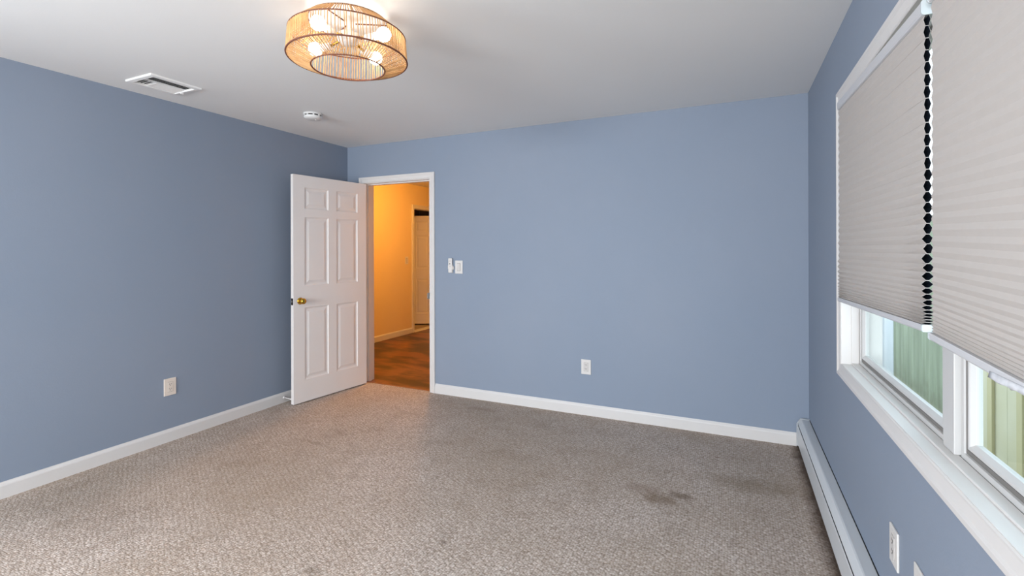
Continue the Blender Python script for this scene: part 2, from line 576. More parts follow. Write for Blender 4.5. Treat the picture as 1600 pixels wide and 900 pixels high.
# ------------------------------------------------------------------ hall behind the doorway
HX0, HX1, HY1 = -4.80, -2.2, 9.2
HD0, HD1 = 6.535, 7.315                           # door opening in the hall's left wall
b = MB(); b.box((HX0 - 0.02, YB + 0.022, -0.05), (HX1, HY1, -0.003))
struct('floor_hall', b, M['planks'], 'dark reddish hardwood floor of the hall beyond the doorway', 'floor')
b = MB(); b.box((-6.7, YH, H), (HX1 + 0.1, HY1 + 0.1, H + 0.12))
struct('ceiling_hall', b, M['ceiling'], 'ceiling of the warm lit hall beyond the doorway', 'ceiling')
b = MB()
b.box((HX0 - 0.12, YH, -0.05), (HX0, HD0 - JT, H)); b.box((HX0 - 0.12, HD0 - JT, DZ + JT), (HX0, HD1 + JT, H)); b.box((HX0 - 0.12, HD1 + JT, -0.05), (HX0, HY1, H))
struct('wall_hall_left', b, M['hallwall'], 'cream hall wall glowing orange beyond the doorway', 'wall')
b = MB(); b.box((HX1, YH, -0.05), (HX1 + 0.1, HY1, H))
struct('wall_hall_right', b, M['hallwall'], 'cream hall wall hidden round the doorway edge', 'wall')
b = MB(); b.box((-6.7, HY1, -0.05), (HX1 + 0.1, HY1 + 0.1, H))
struct('wall_hall_end', b, M['hallwall'], 'cream wall closing the far end of the hall', 'wall')
b = MB()
b.box((-6.7, YH, -0.05), (-6.6, HY1, H)); b.box((-6.6, 5.9, -0.05), (HX0 - 0.12, 6.0, H))
struct('wall_far_room', b, M['hallwall'], 'walls of the unlit room behind the hall door', 'wall')
b = MB(); b.box((-6.6, 6.0, -0.05), (HX0 - 0.02, HY1, -0.003))
struct('floor_far_room', b, M['carpet'], 'carpet of the unlit room behind the hall door', 'floor')

# ------------------------------------------------------------------ baseboards
BB = [(0, 0), (0.014, 0), (0.014, 0.070), (0.011, 0.078), (0.006, 0.084), (0.004, 0.090), (0, 0.090)]


def baseboard(name, p0, p1, nrm, label, m=None):
    p0, p1, n = Vector((*p0, 0)), Vector((*p1, 0)), Vector((*nrm, 0))
    rings = [[p + n * d + Vector((0, 0, z)) for d, z in BB] for p in (p0, p1)]
    b = MB(); b.sweep(rings)
    return struct(name, b, m or M['trim'], label, 'baseboard')


baseboard('baseboard_left', (XL, YF + 0.0), (XL, YB - 0.014), (1, 0), 'white baseboard running along the long blue wall')
baseboard('baseboard_back', (DX1 + 0.066, YB), (0.396, YB), (0, -1), 'white baseboard between the doorway and the heater')
baseboard('baseboard_back_corner', (XL, YB), (DX0 - 0.066, YB), (0, -1), 'short white baseboard in the corner behind the open door')
baseboard('baseboard_hall', (HX0, YH), (HX0, HD0 - 0.066), (1, 0), 'white baseboard along the orange hall wall')
baseboard('baseboard_hall_end', (HX0, HD1 + 0.066), (HX0, HY1), (1, 0), 'white baseboard past the hall door')

# ------------------------------------------------------------------ casings and jambs
CAS = [(0.0, 0.0), (0.0, 0.009), (0.004, 0.0115), (0.009, 0.0115), (0.012, 0.009), (0.036, 0.013), (0.044, 0.018), (0.056, 0.018), (0.060, 0.014), (0.060, 0.0)]


def door_casing(name, to3, a0, a1, zt, label):
    """three-sided mitred casing. to3(a, out, z): wall coordinate a, distance out of the wall"""
    rings = []
    for k in range(4):
        ring = []
        for o, t in CAS:
            o2 = o + 0.005
            a = a0 - o2 if k < 2 else a1 + o2
            z = 0.0 if k in (0, 3) else zt + o2
            ring.append(to3(a, t, z))
        rings.append(ring)
    b = MB(); b.sweep(rings)
    return struct(name, b, M['trim'], label, 'door casing')


door_casing('trim_1', lambda a, t, z: (a, YB - t, z), DX0, DX1, DZ, 'white moulded casing around the bedroom doorway')
door_casing('trim_2', lambda a, t, z: (HX0 + t, a, z), HD0, HD1, DZ, 'white moulded casing around the door in the hall')
b = MB()
b.box((DX0 - JT, YB, 0), (DX0, YH, DZ + JT)); b.box((DX1, YB, 0), (DX1 + JT, YH, DZ + JT)); b.box((DX0, YB, DZ), (DX1, YH, DZ + JT))
b.box((DX0, YB + 0.045, 0), (DX0 + 0.011, YH - 0.045, DZ)); b.box((DX1 - 0.011, YB + 0.045, 0), (DX1, YH - 0.045, DZ)); b.box((DX0 + 0.011, YB + 0.045, DZ - 0.011), (DX1 - 0.011, YH - 0.045, DZ))
jamb = struct('trim_3', b, M['trim'], 'white jamb and stop lining the bedroom doorway', 'door jamb')
b = MB(); b.box((DX1 - 0.0018, YB + 0.004, 0.885), (DX1 + 0.0, YB + 0.034, 0.965)); b.box((DX1 - 0.012, YB - 0.0225, 0.895), (DX1 + 0.001, YB + 0.004, 0.955), bev=0.001)
sp = b.build('strike_plate', M['steel'], jamb); sp['label'] = 'small metal strike plate on the latch side'
b = MB()
b.box((HX0 - 0.12, HD0 - JT, 0), (HX0, HD0, DZ + JT)); b.box((HX0 - 0.12, HD1, 0), (HX0, HD1 + JT, DZ + JT)); b.box((HX0 - 0.12, HD0, DZ), (HX0, HD1, DZ + JT))
struct('trim_4', b, M['trim'], 'white jamb lining the door opening in the hall', 'door jamb')
b = MB(); b.sweep([[(x, YB + y, z) for y, z in ((0.016, -0.002), (0.020, 0.005), (0.040, 0.005), (0.050, -0.002))] for x in (DX0, DX1)])
struct('trim_5', b, mat('threshold_wood', (150, 92, 50), 0.4, var=0.3, vscale=14), 'thin wooden threshold strip between carpet and hardwood', 'threshold')
b = MB(); b.sweep([[(HX0 - 0.115 + xx, y, z) for xx, z in ((0.0, -0.003), (0.012, 0.010), (0.105, 0.010), (0.125, -0.003))] for y in (HD0 + 0.001, HD1 - 0.001)])
struct('trim_6', b, M['trim'], 'pale threshold under the door in the hall', 'threshold')


# ------------------------------------------------------------------ six-panel doors
def door_leaf(w, h, t, mb):
    """local x 0..w from the hinge, y -t..0, z 0..h; six moulded panels on both faces"""
    st, mu = 0.112, 0.090
    xs = [0, st, w / 2 - mu / 2, w / 2 + mu / 2, w - st, w]
    k = h / 2.026
    zs = [0, 0.195 * k, 0.842 * k, 1.040 * k, 1.655 * k, 1.728 * k, 1.918 * k, h]
    for side in (0, 1):
        y0 = 0.0 if side == 0 else -t
        s = -1 if side == 0 else 1
        for i in range(5):
            for j in range(7):
                x0, x1, z0, z1 = xs[i], xs[i + 1], zs[j], zs[j + 1]
                if i in (1, 3) and j in (1, 3, 5):
                    rings = []
                    for ins, dep in ((0, 0), (0.003, 0.005), (0.012, 0.009), (0.022, 0.009), (0.045, 0.003)):
                        y = y0 + s * dep
                        rings.append([(x0 + ins, y, z0 + ins), (x1 - ins, y, z0 + ins), (x1 - ins, y, z1 - ins), (x0 + ins, y, z1 - ins)])
                    for a, c in zip(rings, rings[1:]):
                        mb.add(a + c, [(q, (q + 1) % 4, 4 + (q + 1) % 4, 4 + q) for q in range(4)])
                    mb.add(rings[-1], [(0, 1, 2, 3)])
                else:
                    mb.add([(x0, y0, z0), (x1, y0, z0), (x1, y0, z1), (x0, y0, z1)], [(0, 1, 2, 3)])
    for j in range(7):
        for x in (0, w):
            mb.add([(x, 0, zs[j]), (x, -t, zs[j]), (x, -t, zs[j + 1]), (x, 0, zs[j + 1])], [(0, 1, 2, 3)])
    for i in range(5):
        for z in (0, h):
            mb.add([(xs[i], 0, z), (xs[i + 1], 0, z), (xs[i + 1], -t, z), (xs[i], -t, z)], [(0, 1, 2, 3)])


KNOB = [(0.0, 0.062), (0.014, 0.0615), (0.021, 0.058), (0.0255, 0.051), (0.0265, 0.044), (0.024, 0.037), (0.018, 0.031), (0.012, 0.027), (0.011, 0.016), (0.014, 0.011)]
ROSE = [(0.031, 0.0), (0.031, 0.004), (0.027, 0.009), (0.014, 0.012)]

dw, dt = 0.815, 0.035
d1 = empty('door_1', (-3.400, 3.823, 0.010), math.atan2(-0.813, -0.100))
tag(d1, 'white six-panel door with brass knob standing open into the blue bedroom', 'door', kind='structure')
b = MB(); door_leaf(dw, 2.026, dt, b); b.build('door_leaf', M['door'], d1)
for s in (1, -1):
    y0 = 0.0 if s == 1 else -dt
    b = MB(); b.lathe(KNOB, (dw - 0.066, y0, 0.905), (0, s, 0)); kb = b.build('door_knob', M['brass'], d1)
    kb['label'] = 'round polished brass knob'
    b = MB(); b.lathe(ROSE, (dw - 0.066, y0, 0.905), (0, s, 0)); b.build('rosette', M['brass'], kb)
b = MB(); b.box((dw, -0.031, 0.873), (dw + 0.0015, -0.005, 0.933)); lp = b.build('latch_plate', M['bronze'], d1); lp['label'] = 'dark latch plate on the door edge'
b = MB(); b.box((dw + 0.0015, -0.024, 0.896), (dw + 0.009, -0.012, 0.912), bev=0.002); b.build('latch_bolt', M['steel'], lp)
for hz in (0.18, 1.0, 1.80):
    b = MB(); b.tube((-0.004, -dt - 0.003, hz), (-0.004, -dt - 0.003, hz + 0.09), 0.006, 10); b.box((-0.0015, -dt, hz), (0.0, -0.004, hz + 0.09))
    b.build('hinge', M['brass'], d1)

d2 = empty('door_2', (HX0 - 0.118, HD1 - 0.002, 0.024), math.atan2(-0.416, -0.91))
tag(d2, 'white six-panel door half open in the orange hall', 'door', kind='structure')
b = MB(); door_leaf(0.765, 1.955, 0.035, b)
o = b.build('door_leaf', M['door'], d2)
b = MB(); b.lathe(KNOB, (0.70, 0, 0.905), (0, 1, 0)); b.lathe(ROSE, (0.70, 0, 0.905), (0, 1, 0)); b.build('door_knob', M['brass'], d2)

# rigid door stop screwed into the baseboard
ds = empty('door_stop', (XL + 0.014, 3.05, 0.046)); tag(ds, 'thin white door stop sticking out of the baseboard behind the open door', 'door stop')
b = MB(); b.lathe([(0.013, 0.0), (0.013, 0.004), (0.007, 0.010)], (0, 0, 0), (1, 0, 0), n=20); b.build('base', M['trim'], ds)
b = MB(); b.tube((0.006, 0, 0), (0.085, 0, -0.004), 0.0045, 10); b.build('rod', M['trim'], ds)
b = MB(); b.lathe([(0.006, 0.0), (0.009, 0.002), (0.009, 0.014), (0.006, 0.018)], (0.083, 0, -0.004), (1, 0, 0), n=16); b.build('rubber_tip', M['plate'], ds)

# ------------------------------------------------------------------ window
def rect(x, y0, y1, z0, z1):
    return [(x, y0, z0), (x, y1, z0), (x, y1, z1), (x, y0, z1)]


# picture-frame casing, mitred
rings = []
for (sy, sz) in ((-1, -1), (1, -1), (1, 1), (-1, 1)):
    ring = []
    for o, t in CAS:
        o2 = o + 0.002
        y = WY0 - o2 if sy < 0 else WY1 + o2
        z = WZ0 - o2 if sz < 0 else WZ1 + o2
        ring.append((XR - t, y, z))
    rings.append(ring)
b = MB(); b.sweep(rings, closed_ring=True)
struct('trim_7', b, M['trim'], 'white moulded picture-frame casing around the wide window', 'window casing')
# liner of the opening + narrow stop round the sashes + post between the two units
b = MB()
b.box((XR - 0.008, WY0 - LT, WZ0 - LT), (XO, WY0, WZ1 + LT)); b.box((XR - 0.008, WY1, WZ0 - LT), (XO, WY1 + LT, WZ1 + LT))
b.box((XR - 0.008, WY0, WZ0 - LT), (XO, WY1, WZ0)); b.box((XR - 0.008, WY0, WZ1), (XO, WY1, WZ1 + LT))
XS = 0.530
b.box((XS - 0.028, WY0, WZ0), (XS, WY1, WZ0 + 0.007)); b.box((XS - 0.028, WY1 - 0.007, WZ0 + 0.007), (XS, WY1, WZ1 - 0.007)); b.box((XS - 0.028, WY0, WZ1 - 0.007), (XS, WY1, WZ1))
liner = struct('trim_8', b, M['trim'], 'white liner boards inside the window opening', 'window jamb')
b = MB(); b.box((0.520, 1.613, WZ0 + 0.007), (0.557, 1.686, WZ1 - 0.007), bev=0.002)
struct('trim_9', b, M['vinyl'], 'pale upright post between the two window sashes', 'window post')


def sash(name, y0, y1, label):
    z0, z1 = WZ0 + 0.003, WZ1 - 0.004
    root = empty(name, (0, 0, 0)); tag(root, label, 'window', kind='structure')
    # profile: (inset from the sash edge, x of the surface)
    prof = [(0.0, 0.557), (0.0, 0.534), (0.004, 0.532), (0.019, 0.532), (0.021, 0.541), (0.034, 0.541), (0.036, 0.534), (0.043, 0.534), (0.046, 0.536), (0.054, 0.544), (0.054, 0.550), (0.054, 0.557)]
    rings = []
    for (sy, sz) in ((0, 0), (1, 0), (1, 1), (0, 1)):
        rings.append([(x, (y0 + i) if sy == 0 else (y1 - i), (z0 + i) if sz == 0 else (z1 - i)) for i, x in prof])
    b = MB(); b.sweep(rings, closed_ring=True); fr = b.build('sash_frame', M['vinyl'], root)
    # grey weather strip lying in the groove
    gr = [(0.0215, 0.5408), (0.0215, 0.5358), (0.0335, 0.5350), (0.0335, 0.5408)]
    rings = []
    for (sy, sz) in ((0, 0), (1, 0), (1, 1), (0, 1)):
        rings.append([(x, (y0 + i) if sy == 0 else (y1 - i), (z0 + i) if sz == 0 else (z1 - i)) for i, x in gr])
    b = MB(); b.sweep(rings, closed_ring=True); b.build('weather_strip', M['vinyl_grey'], fr)
    b = MB(); b.box((0.5455, y0 + 0.0525, z0 + 0.0525), (0.5495, y1 - 0.0525, z1 - 0.0525)); b.build('glass_pane', M['glass'], root)
    return root


sash('window_1', 1.690, WY1 - 0.008, 'white vinyl sash window showing a green panel outside, farther from the camera')
sash('window_2', WY0 + 0.008, 1.609, 'white vinyl sash window showing cream boards outside, nearer the camera')

# ------------------------------------------------------------------ cellular shades
VS = [21.7, 40.7, 60, 78.7, 97.3, 116.3, 135.3, 154.3, 173.3, 192.3, 210.7, 229.3, 247.3, 265.7, 283.3, 301, 317.8, 334.5, 350.8, 367.6, 382.8,
      398.5, 413.8, 427.3, 440.4, 452.2, 461.8, 470.7, 479.6, 486.7, 492.5, 497.5, 502, 506, 510]
ZN = [1.3695 - (v - 389.4) / 603.0 for v in VS]            # cell boundaries at the gap between the shades
SX = 0.4595


def cell_ring(zt, zb, dx=0.0, shrink=0.0, flat=0.0):
    p = zt - zb
    j, s = 0.0034, 0.0158
    wd = j + math.sqrt(max(0.0, s * s - p * p / 4))
    wd = min(wd, 0.0132)
    wd = max(wd, 0.0080)
    wd += (0.0066 - wd) * flat
    zm = (zt + zb) / 2
    e = shrink
    return [(SX + dx - j, zt - e), (SX + dx - wd + e, zm), (SX + dx - j, zb + e), (SX + dx + j, zb + e), (SX + dx + wd - e, zm), (SX + dx + j, zt - e)]


def shade(y_near, y_far, zs_near, zs_far, label, jitter, head_near, head_far):
    root = empty('cellular_shade', (0, 0, 0))
    tag(root, label, 'window shade', 'cellular shades in the wide window')
    b = MB()
    n = len(zs_near)
    steps = 7
    for k in range(n - 1):
        dx = random.uniform(-jitter, jitter) if k > 18 else random.uniform(-jitter, jitter) * 0.5
        rings_o, rings_i = [], []
        for q in range(steps):
            t = q / (steps - 1)
            y = y_near + (y_far - y_near) * t
            zt = zs_near[k] + (zs_far[k] - zs_near[k]) * t
            zb = zs_near[k + 1] + (zs_far[k + 1] - zs_near[k + 1]) * t
            d = dx * (1 - t) ** 2
            fl = 0.85 * min(1.0, 8.0 * t * (1 - t)) if y_near > 1.2 else 0.85
            rings_o.append([(x, y, z) for x, z in cell_ring(zt, zb, d, 0.0, fl)])
            rings_i.append([(x, y, z) for x, z in cell_ring(zt, zb, d, 0.0007, fl)])
        b.sweep(rings_o, caps=False, mi=0)
        b.sweep(rings_i, caps=False, mi=1)
        for ro, ri in ((rings_o[0], rings_i[0]), (rings_o[-1], rings_i[-1])):
            b.add(ro + ri, [(i, (i + 1) % 6, 6 + (i + 1) % 6, 6 + i) for i in range(6)], 0)
    b.build('cell_fabric', [M['shade'], M['liner']], root)
    # bottom rail: soft rounded bar
    pr = [(-0.0125, 0.0), (-0.0135, -0.003), (-0.0135, -0.014), (-0.011, -0.018), (0.011, -0.018), (0.0135, -0.014), (0.0135, -0.003), (0.0125, 0.0)]
    b = MB(); b.sweep([[(SX + x, y, zz + z) for x, z in pr] for y, zz in ((y_near + 0.002, zs_near[-1]), (y_far - 0.002, zs_far[-1]))])
    rl = b.build('bottom_rail', M['rail'], root)
    b = MB(); zc = zs_near[-1]
    if y_near > 1.2:
        b.sweep([[(SX + x * 1.04, y, zc + z * 1.04) for x, z in pr] for y in (y_near - 0.004, y_near + 0.003)])
    else:
        zc = zs_far[-1]
        b.sweep([[(SX + x * 1.04, y, zc + z * 1.04) for x, z in pr] for y in (y_far - 0.003, y_far + 0.004)])
    b.build('rail_end_cap', M['railcap'], rl)
    # head rail: rounded front
    ph = [(-0.0145, 0.040), (-0.019, 0.034), (-0.019, 0.008), (-0.0165, 0.002), (-0.012, 0.0), (0.022, 0.0), (0.022, 0.040)]
    b = MB(); b.sweep([[(SX + 0.006 + x, y, zz + z) for x, z in ph] for y, zz in ((y_near, head_near), (y_far, head_far))])
    hr = b.build('head_rail', M['rail'], root)
    ye = (y_near - 0.006, y_near) if y_near > 1.2 else (y_far, y_far + 0.006)
    zh = head_near if y_near > 1.2 else head_far
    b = MB(); b.sweep([[(SX + 0.006 + x * 1.06, y, zh - 0.0005 + z * 1.03) for x, z in ph] for y in ye])
    b.build('head_end_cap', M['railcap'], hr)
    return root


zf = [1.38 + (z - 1.38) * (1.075 if z > 1.38 else 1.15) for z in ZN]
s1 = shade(1.585, 2.700, ZN, zf, 'off-white cellular shade with dark open cell ends, over the farther sash', 0.0018, ZN[0] - 0.004, zf[0] - 0.004)
zn2 = [1.157 + (z - ZN[-1]) * (1.990 - 1.157) / (ZN[0] - ZN[-1]) for z in ZN]
s2 = shade(0.630, 1.536, [z - 0.036 * (zn2[0] - z) / (zn2[0] - zn2[-1]) for z in zn2], zn2, 'off-white cellular shade with torn film on its bottom rail, over the nearer sash', 0.0, 1.984, 1.986)
# torn clear film hanging from the nearer shade's rail
b = MB()
pts = []
yy = 1.215
zr = 1.124
while yy > 0.98:
    pts.append((yy, random.uniform(-0.001, 0.006), random.uniform(-0.003, 0.003)))
    yy -= random.uniform(0.012, 0.024)
v, f = [], []
for (y, dz, dx) in pts:
    v += [(SX - 0.0145, y, zr + 0.010), (SX - 0.0165 + dx * 0.4, y + 0.003, zr - 0.002), (SX - 0.015 + dx, y, zr - dz)]
for i in range(len(pts) - 1):
    a = i * 3
    f += [(a, a + 1, a + 4, a + 3), (a + 1, a + 2, a + 5, a + 4)]
b.add(v, f, 0, True)
tf = b.build('torn_film', M['film'], s2); tf['label'] = 'torn clear plastic film'
md = tf.modifiers.new('thickness', 'SOLIDIFY'); md.thickness = 0.0006

# ------------------------------------------------------------------ outside the window
b = MB(); b.box((XO, -2.0, -0.50), (9.0, 16.0, -0.42))
struct('ground_outside', b, M['soil'], 'bare ground outside the window', 'ground')
fx = 1.70
fence = empty('board_fence', (fx, 3.2, -0.42)); tag(fence, 'cream painted board and batten fence outside the nearer sash', 'fence')
b = MB()
y = -1.0
while y < 1.95:
    b.box((0.0, y, 0), (0.022, y + 0.198, 2.15), bev=0.003); y += 0.20
b.build('boards', M['fence'], fence)
b = MB()
y = -1.035
while y < 2.0:
    b.box((-0.02, y, 0), (0.0, y + 0.07, 2.15), bev=0.003); y += 0.40
b.build('battens', M['batten'], fence)
gp = empty('green_panel', (fx, 6.17, -0.42)); tag(gp, 'weathered green panel with dirt along its foot outside the farther sash', 'panel')
b = MB()
n = 34
top, rows = [], []
for i in range(n + 1):
    yy = -0.78 + 1.58 * i / n
    rows.append((0.003 * math.cos(i * PI), yy))
rings = [[(x, yy, 0.0), (x, yy, 2.1), (x + 0.006, yy, 2.1), (x + 0.006, yy, 0.0)] for x, yy in rows]
b.sweep(rings); b.build('corrugated_sheet', M['green'], gp)
b = MB(); b.box((0.017, -0.80, 0.2), (0.06, 0.80, 0.29)); b.build('rail', M['fence'], gp)
b = MB(); b.box((0.017, -0.80, 1.7), (0.06, 0.80, 1.79)); b.build('rail', M['fence'], gp)
sd = empty('siding_panel', (fx, 8.0, -0.42)); tag(sd, 'white upright siding boards beside the green panel outside', 'siding')
b = MB()
for i in range(12):
    yy = -1.02 + i * 0.26
    b.box((0.0 + 0.03 * (i % 2), yy, 0), (0.05, yy + 0.235, 2.4), bev=0.004)
b.build('boards', M['siding'], sd)

# ------------------------------------------------------------------ baseboard heater
ht = empty('baseboard_heater', (XR, 0, 0)); tag(ht, 'long white metal baseboard heater under the window', 'heater')
HY0, HYE = YF + 0.02, YB - 0.020
cov = [(0.0, 0.197), (-0.044, 0.197), (-0.050, 0.195), (-0.068, 0.170), (-0.0695, 0.164), (-0.0675, 0.163), (-0.049, 0.190), (-0.043, 0.193), (0.0, 0.193)]
b = MB(); b.sweep([[(x, y, z) for x, z in cov] for y in (HY0, HYE)]); b.build('top_cover', M['heater'], ht)
fp = [(-0.0715, 0.159), (-0.0735, 0.154), (-0.0735, 0.034), (-0.069, 0.026), (-0.067, 0.028), (-0.0705, 0.036), (-0.0705, 0.157)]
b = MB(); b.sweep([[(x, y, z) for x, z in fp] for y in (HY0, HYE)]); b.build('front_panel', M['heater'], ht)
b = MB(); b.box((-0.006, HY0, 0.003), (-0.001, HYE, 0.192)); b.build('back_plate', M['dark'], ht)
b = MB(); b.tube((-0.034, HY0, 0.085), (-0.034, HYE, 0.085), 0.014, 12)
y = HYE - 0.04
while y > 1.2:
    b.box((-0.062, y, 0.055), (-0.010, y + 0.0012, 0.12)); y -= 0.012
b.build('fin_element', M['bronze'], ht)
cap = [(0.0, 0.003), (0.0, 0.2005), (-0.045, 0.2005), (-0.053, 0.198), (-0.072, 0.170), (-0.0770, 0.160), (-0.0770, 0.010), (-0.062, 0.003)]
b = MB(); b.sweep([[(x, y, z) for x, z in cap] for y in (HYE, HYE + 0.003)])
side = [(-0.072, 0.170), (-0.077, 0.160), (-0.077, 0.022), (-0.0745, 0.022), (-0.0745, 0.159), (-0.070, 0.168)]
b.sweep([[(x, y, z) for x, z in side] for y in (HYE - 0.045, HYE)])
topc = [(0.0, 0.1985), (0.0, 0.2005), (-0.045, 0.2005), (-0.053, 0.198), (-0.072, 0.170), (-0.070, 0.169), (-0.0515, 0.1965), (-0.0445, 0.1985)]
b.sweep([[(x, y, z) for x, z in topc] for y in (HYE - 0.022, HYE)])
b.build('end_cap', M['heater'], ht)
b = MB(); b.box((-0.0035, HY0, 0.1975), (0.0, HYE - 0.024, 0.2005)); b.build('wall_seam', M['dark'], ht)


# ------------------------------------------------------------------ wall plates
def slot_shape(kind):
    b = MB()
    if kind == 'v': b.box((-0.0012, -0.0006, -0.0042), (0.0012, 0.0, 0.0042))
    else: b.lathe([(0.0026, -0.0006), (0.0026, 0.0)], (0, 0, 0), (0, 1, 0), n=12)
    return b


def outlet(loc, rotz, label, m=None, thick=0.006):
    """local: x across, -y out of the wall"""
    root = empty('wall_outlet', loc, rotz); tag(root, label, 'outlet', 'outlets around the blue room')
    b = MB(); b.box((-0.041, -thick, -0.061), (0.041, 0, 0.061), bev=0.0025); b.build('cover_plate', m or M['plate'], root)
    b = MB(); b.box((-0.0175, -thick - 0.0022, -0.0345), (0.0175, -thick + 0.001, 0.0345), bev=0.001); rc = b.build('receptacle', m or M['plate_insert'], root)
    b = MB()
    for (x0, x1, z0, z1) in ((-0.019, -0.0175, -0.036, 0.036), (0.0175, 0.019, -0.036, 0.036), (-0.0175, 0.0175, -0.036, -0.0345), (-0.0175, 0.0175, 0.0345, 0.036)):
        b.box((x0, -thick - 0.0004, z0), (x1, -thick + 0.0002, z1))
    b.build('receptacle_gap', mat('plate_gap', (150, 142, 136), 0.6, var=0.1, vscale=60), root)
    ys = -thick - 0.0023
    first = None
    for zc in (0.0165, -0.0165):
        for kind, x, z in (('v', -0.0062, zc + 0.004), ('v', 0.0062, zc + 0.004), ('o', 0.0, zc - 0.0055)):
            o = slot_shape(kind).build('slot', M['slot'], rc); o.location = (x, ys, z)
    for zc in (0.048, -0.048):
        b = MB(); b.lathe([(0.0030, 0.0), (0.0030, 0.0008), (0.002, 0.0012)], (0, -thick, zc), (0, -1, 0), n=14); b.build('screw', m or M['plate_insert'], root)
    return root


outlet((XL, 2.098, 0.390), PI / 2, 'almond outlet plate low on the long wall beside the open door', M['almond'])
outlet((-1.105, YB, 0.396), 0, 'white outlet plate low on the end wall right of the light switch')
outlet((XR, 1.912, 0.410), -PI / 2, 'white outlet plate under the window just above the heater, fully in view', thick=0.007)
o4 = empty('wall_plate', (XR, 1.682, 0.417), -PI / 2); tag(o4, 'white wall plate under the window cut by the photo edge, nearest the camera', 'wall plate')
b = MB(); b.box((-0.040, -0.006, -0.060), (0.040, 0, 0.060), bev=0.0025); b.build('cover_plate', M['plate'], o4)
b = MB(); b.lathe([(0.006, 0), (0.006, 0.004), (0.004, 0.008)], (0, -0.006, 0), (0, -1, 0), n=16); b.build('jack', M['steel'], o4)


def switch(loc, rotz, label, m, group):
    root = empty('light_switch', loc, rotz); tag(root, label, 'light switch')
    b = MB(); b.box((-0.040, -0.006, -0.061), (0.040, 0, 0.061), bev=0.0025); b.build('cover_plate', m, root)
    b = MB(); b.sweep([[(x, y, z) for y, z in ((-0.004, -0.033), (-0.0075, -0.033), (-0.0120, 0.033), (-0.004, 0.033))] for x in (-0.0155, 0.0155)])
    b.build('rocker', M['plate_insert'], root)
    b = MB()
    for (x0, x1, z0, z1) in ((-0.0178, -0.0155, -0.036, 0.036), (0.0155, 0.0178, -0.036, 0.036), (-0.0155, 0.0155, -0.036, -0.033), (-0.0155, 0.0155, 0.033, 0.036)):
        b.box((x0, -0.0064, z0), (x1, -0.0058, z1))
    b.build('rocker_gap', mat('switch_gap', (140, 133, 128), 0.6, var=0.1, vscale=60), root)
    return root


switch((-2.320, YB, 1.204), 0, 'white rocker light switch on the blue end wall beside the doorway', M['plate'], None)
switch((HX0, 6.335, 1.195), PI / 2, 'small light switch on the orange hall wall beside its door', M['plate'], None)

# slim remote clipped in a cradle left of the switch
rm = empty('remote_control', (-2.4045, YB, 1.217)); tag(rm, 'slim white remote control in a wall cradle left of the light switch', 'remote control')
b = MB(); b.box((-0.0225, -0.010, -0.068), (0.0225, -0.004, 0.010), bev=0.002); b.box((-0.026, -0.020, -0.030), (-0.0215, 0.0, 0.004), bev=0.0015); b.box((0.0215, -0.020, -0.036), (0.034, 0.0, -0.004), bev=0.002)
b.box((-0.018, -0.005, -0.06), (0.018, 0.0, 0.0))
b.build('cradle', M['plate'], rm)
b = MB(); b.box((-0.0205, -0.024, -0.066), (0.0205, -0.0102, 0.070), bev=0.004); bd = b.build('remote_body', M['plate'], rm)
for (x, z, r, m) in ((0.0, 0.052, 0.0045, M['button']), (0.008, 0.040, 0.0035, M['button']), (-0.008, 0.040, 0.0035, M['button']), (-0.002, 0.018, 0.0050, M['slot']), (0.0, -0.006, 0.0042, M['button'])):
    b = MB(); b.lathe([(r, 0), (r, 0.0012), (r * 0.7, 0.0018)], (x, -0.024, z), (0, -1, 0), n=14); b.build('button', m, bd)

# ------------------------------------------------------------------ ceiling things
av = empty('air_vent', (-3.326, 1.872, H)); tag(av, 'white metal air vent with dark louvres in the ceiling near the long wall', 'air vent')
VX, VY = 0.136, 0.152
b = MB()
prof = [(0.0, 0.0), (0.0, -0.009), (0.003, -0.011), (0.026, -0.013), (0.028, -0.011), (0.028, 0.0)]
rings = []
for (sx, sy) in ((-1, -1), (1, -1), (1, 1), (-1, 1)):
    rings.append([(sx * (VX - i), sy * (VY - i), z) for i, z in prof])
b.sweep(rings, closed_ring=True); b.build('frame', M['vent'], av)
b = MB()
hx, hy = 0.1055, 0.1215
b.box((-hx, -hy, 0.0), (-hx + 0.001, hy, 0.105)); b.box((hx - 0.001, -hy, 0.0), (hx, hy, 0.105)); b.box((-hx, -hy, 0.0), (hx, -hy + 0.001, 0.105))
b.box((-hx, hy - 0.001, 0.0), (hx, hy, 0.105)); b.box((-hx, -hy, 0.104), (hx, hy, 0.105))
b.build('duct', M['dark'], av)
ix, iy = VX - 0.028, VY - 0.028
for k in range(4):                                # long open louvres on the side away from the wall
    x = 0.018 + k * 0.024
    b = MB(); b.sweep([[(x - 0.008, y, 0.000), (x + 0.008, y, -0.0055), (x + 0.008, y, -0.0043), (x - 0.008, y, 0.0012)] for y in (-iy + 0.002, iy - 0.002)])
    b.build('louvre', M['vent'], av)
for k in range(5):                                # louvres tilted shut on the wall side
    x = -ix + 0.012 + k * 0.0195
    b = MB(); b.sweep([[(x - 0.010, y, -0.009), (x + 0.010, y, 0.001), (x + 0.010, y, 0.002), (x - 0.010, y, -0.008)] for y in (-iy + 0.085, iy - 0.004)])
    b.build('louvre', M['vent'], av)
b = MB(); b.box((-0.001, -iy, -0.009), (0.002, iy, 0.002)); b.box((-ix, -iy + 0.078, -0.009), (-0.001, -iy + 0.081, 0.002)); b.build('divider', M['vent'], av)
for k in range(4):                                # short cross louvres at one end
    y = -iy + 0.008 + k * 0.020
    b = MB(); b.sweep([[(x, y - 0.003, -0.006), (x, y + 0.003, 0.003), (x, y + 0.004, 0.003), (x, y - 0.002, -0.007)] for x in (-ix, -0.001)])
    b.build('louvre', M['vent'], av)
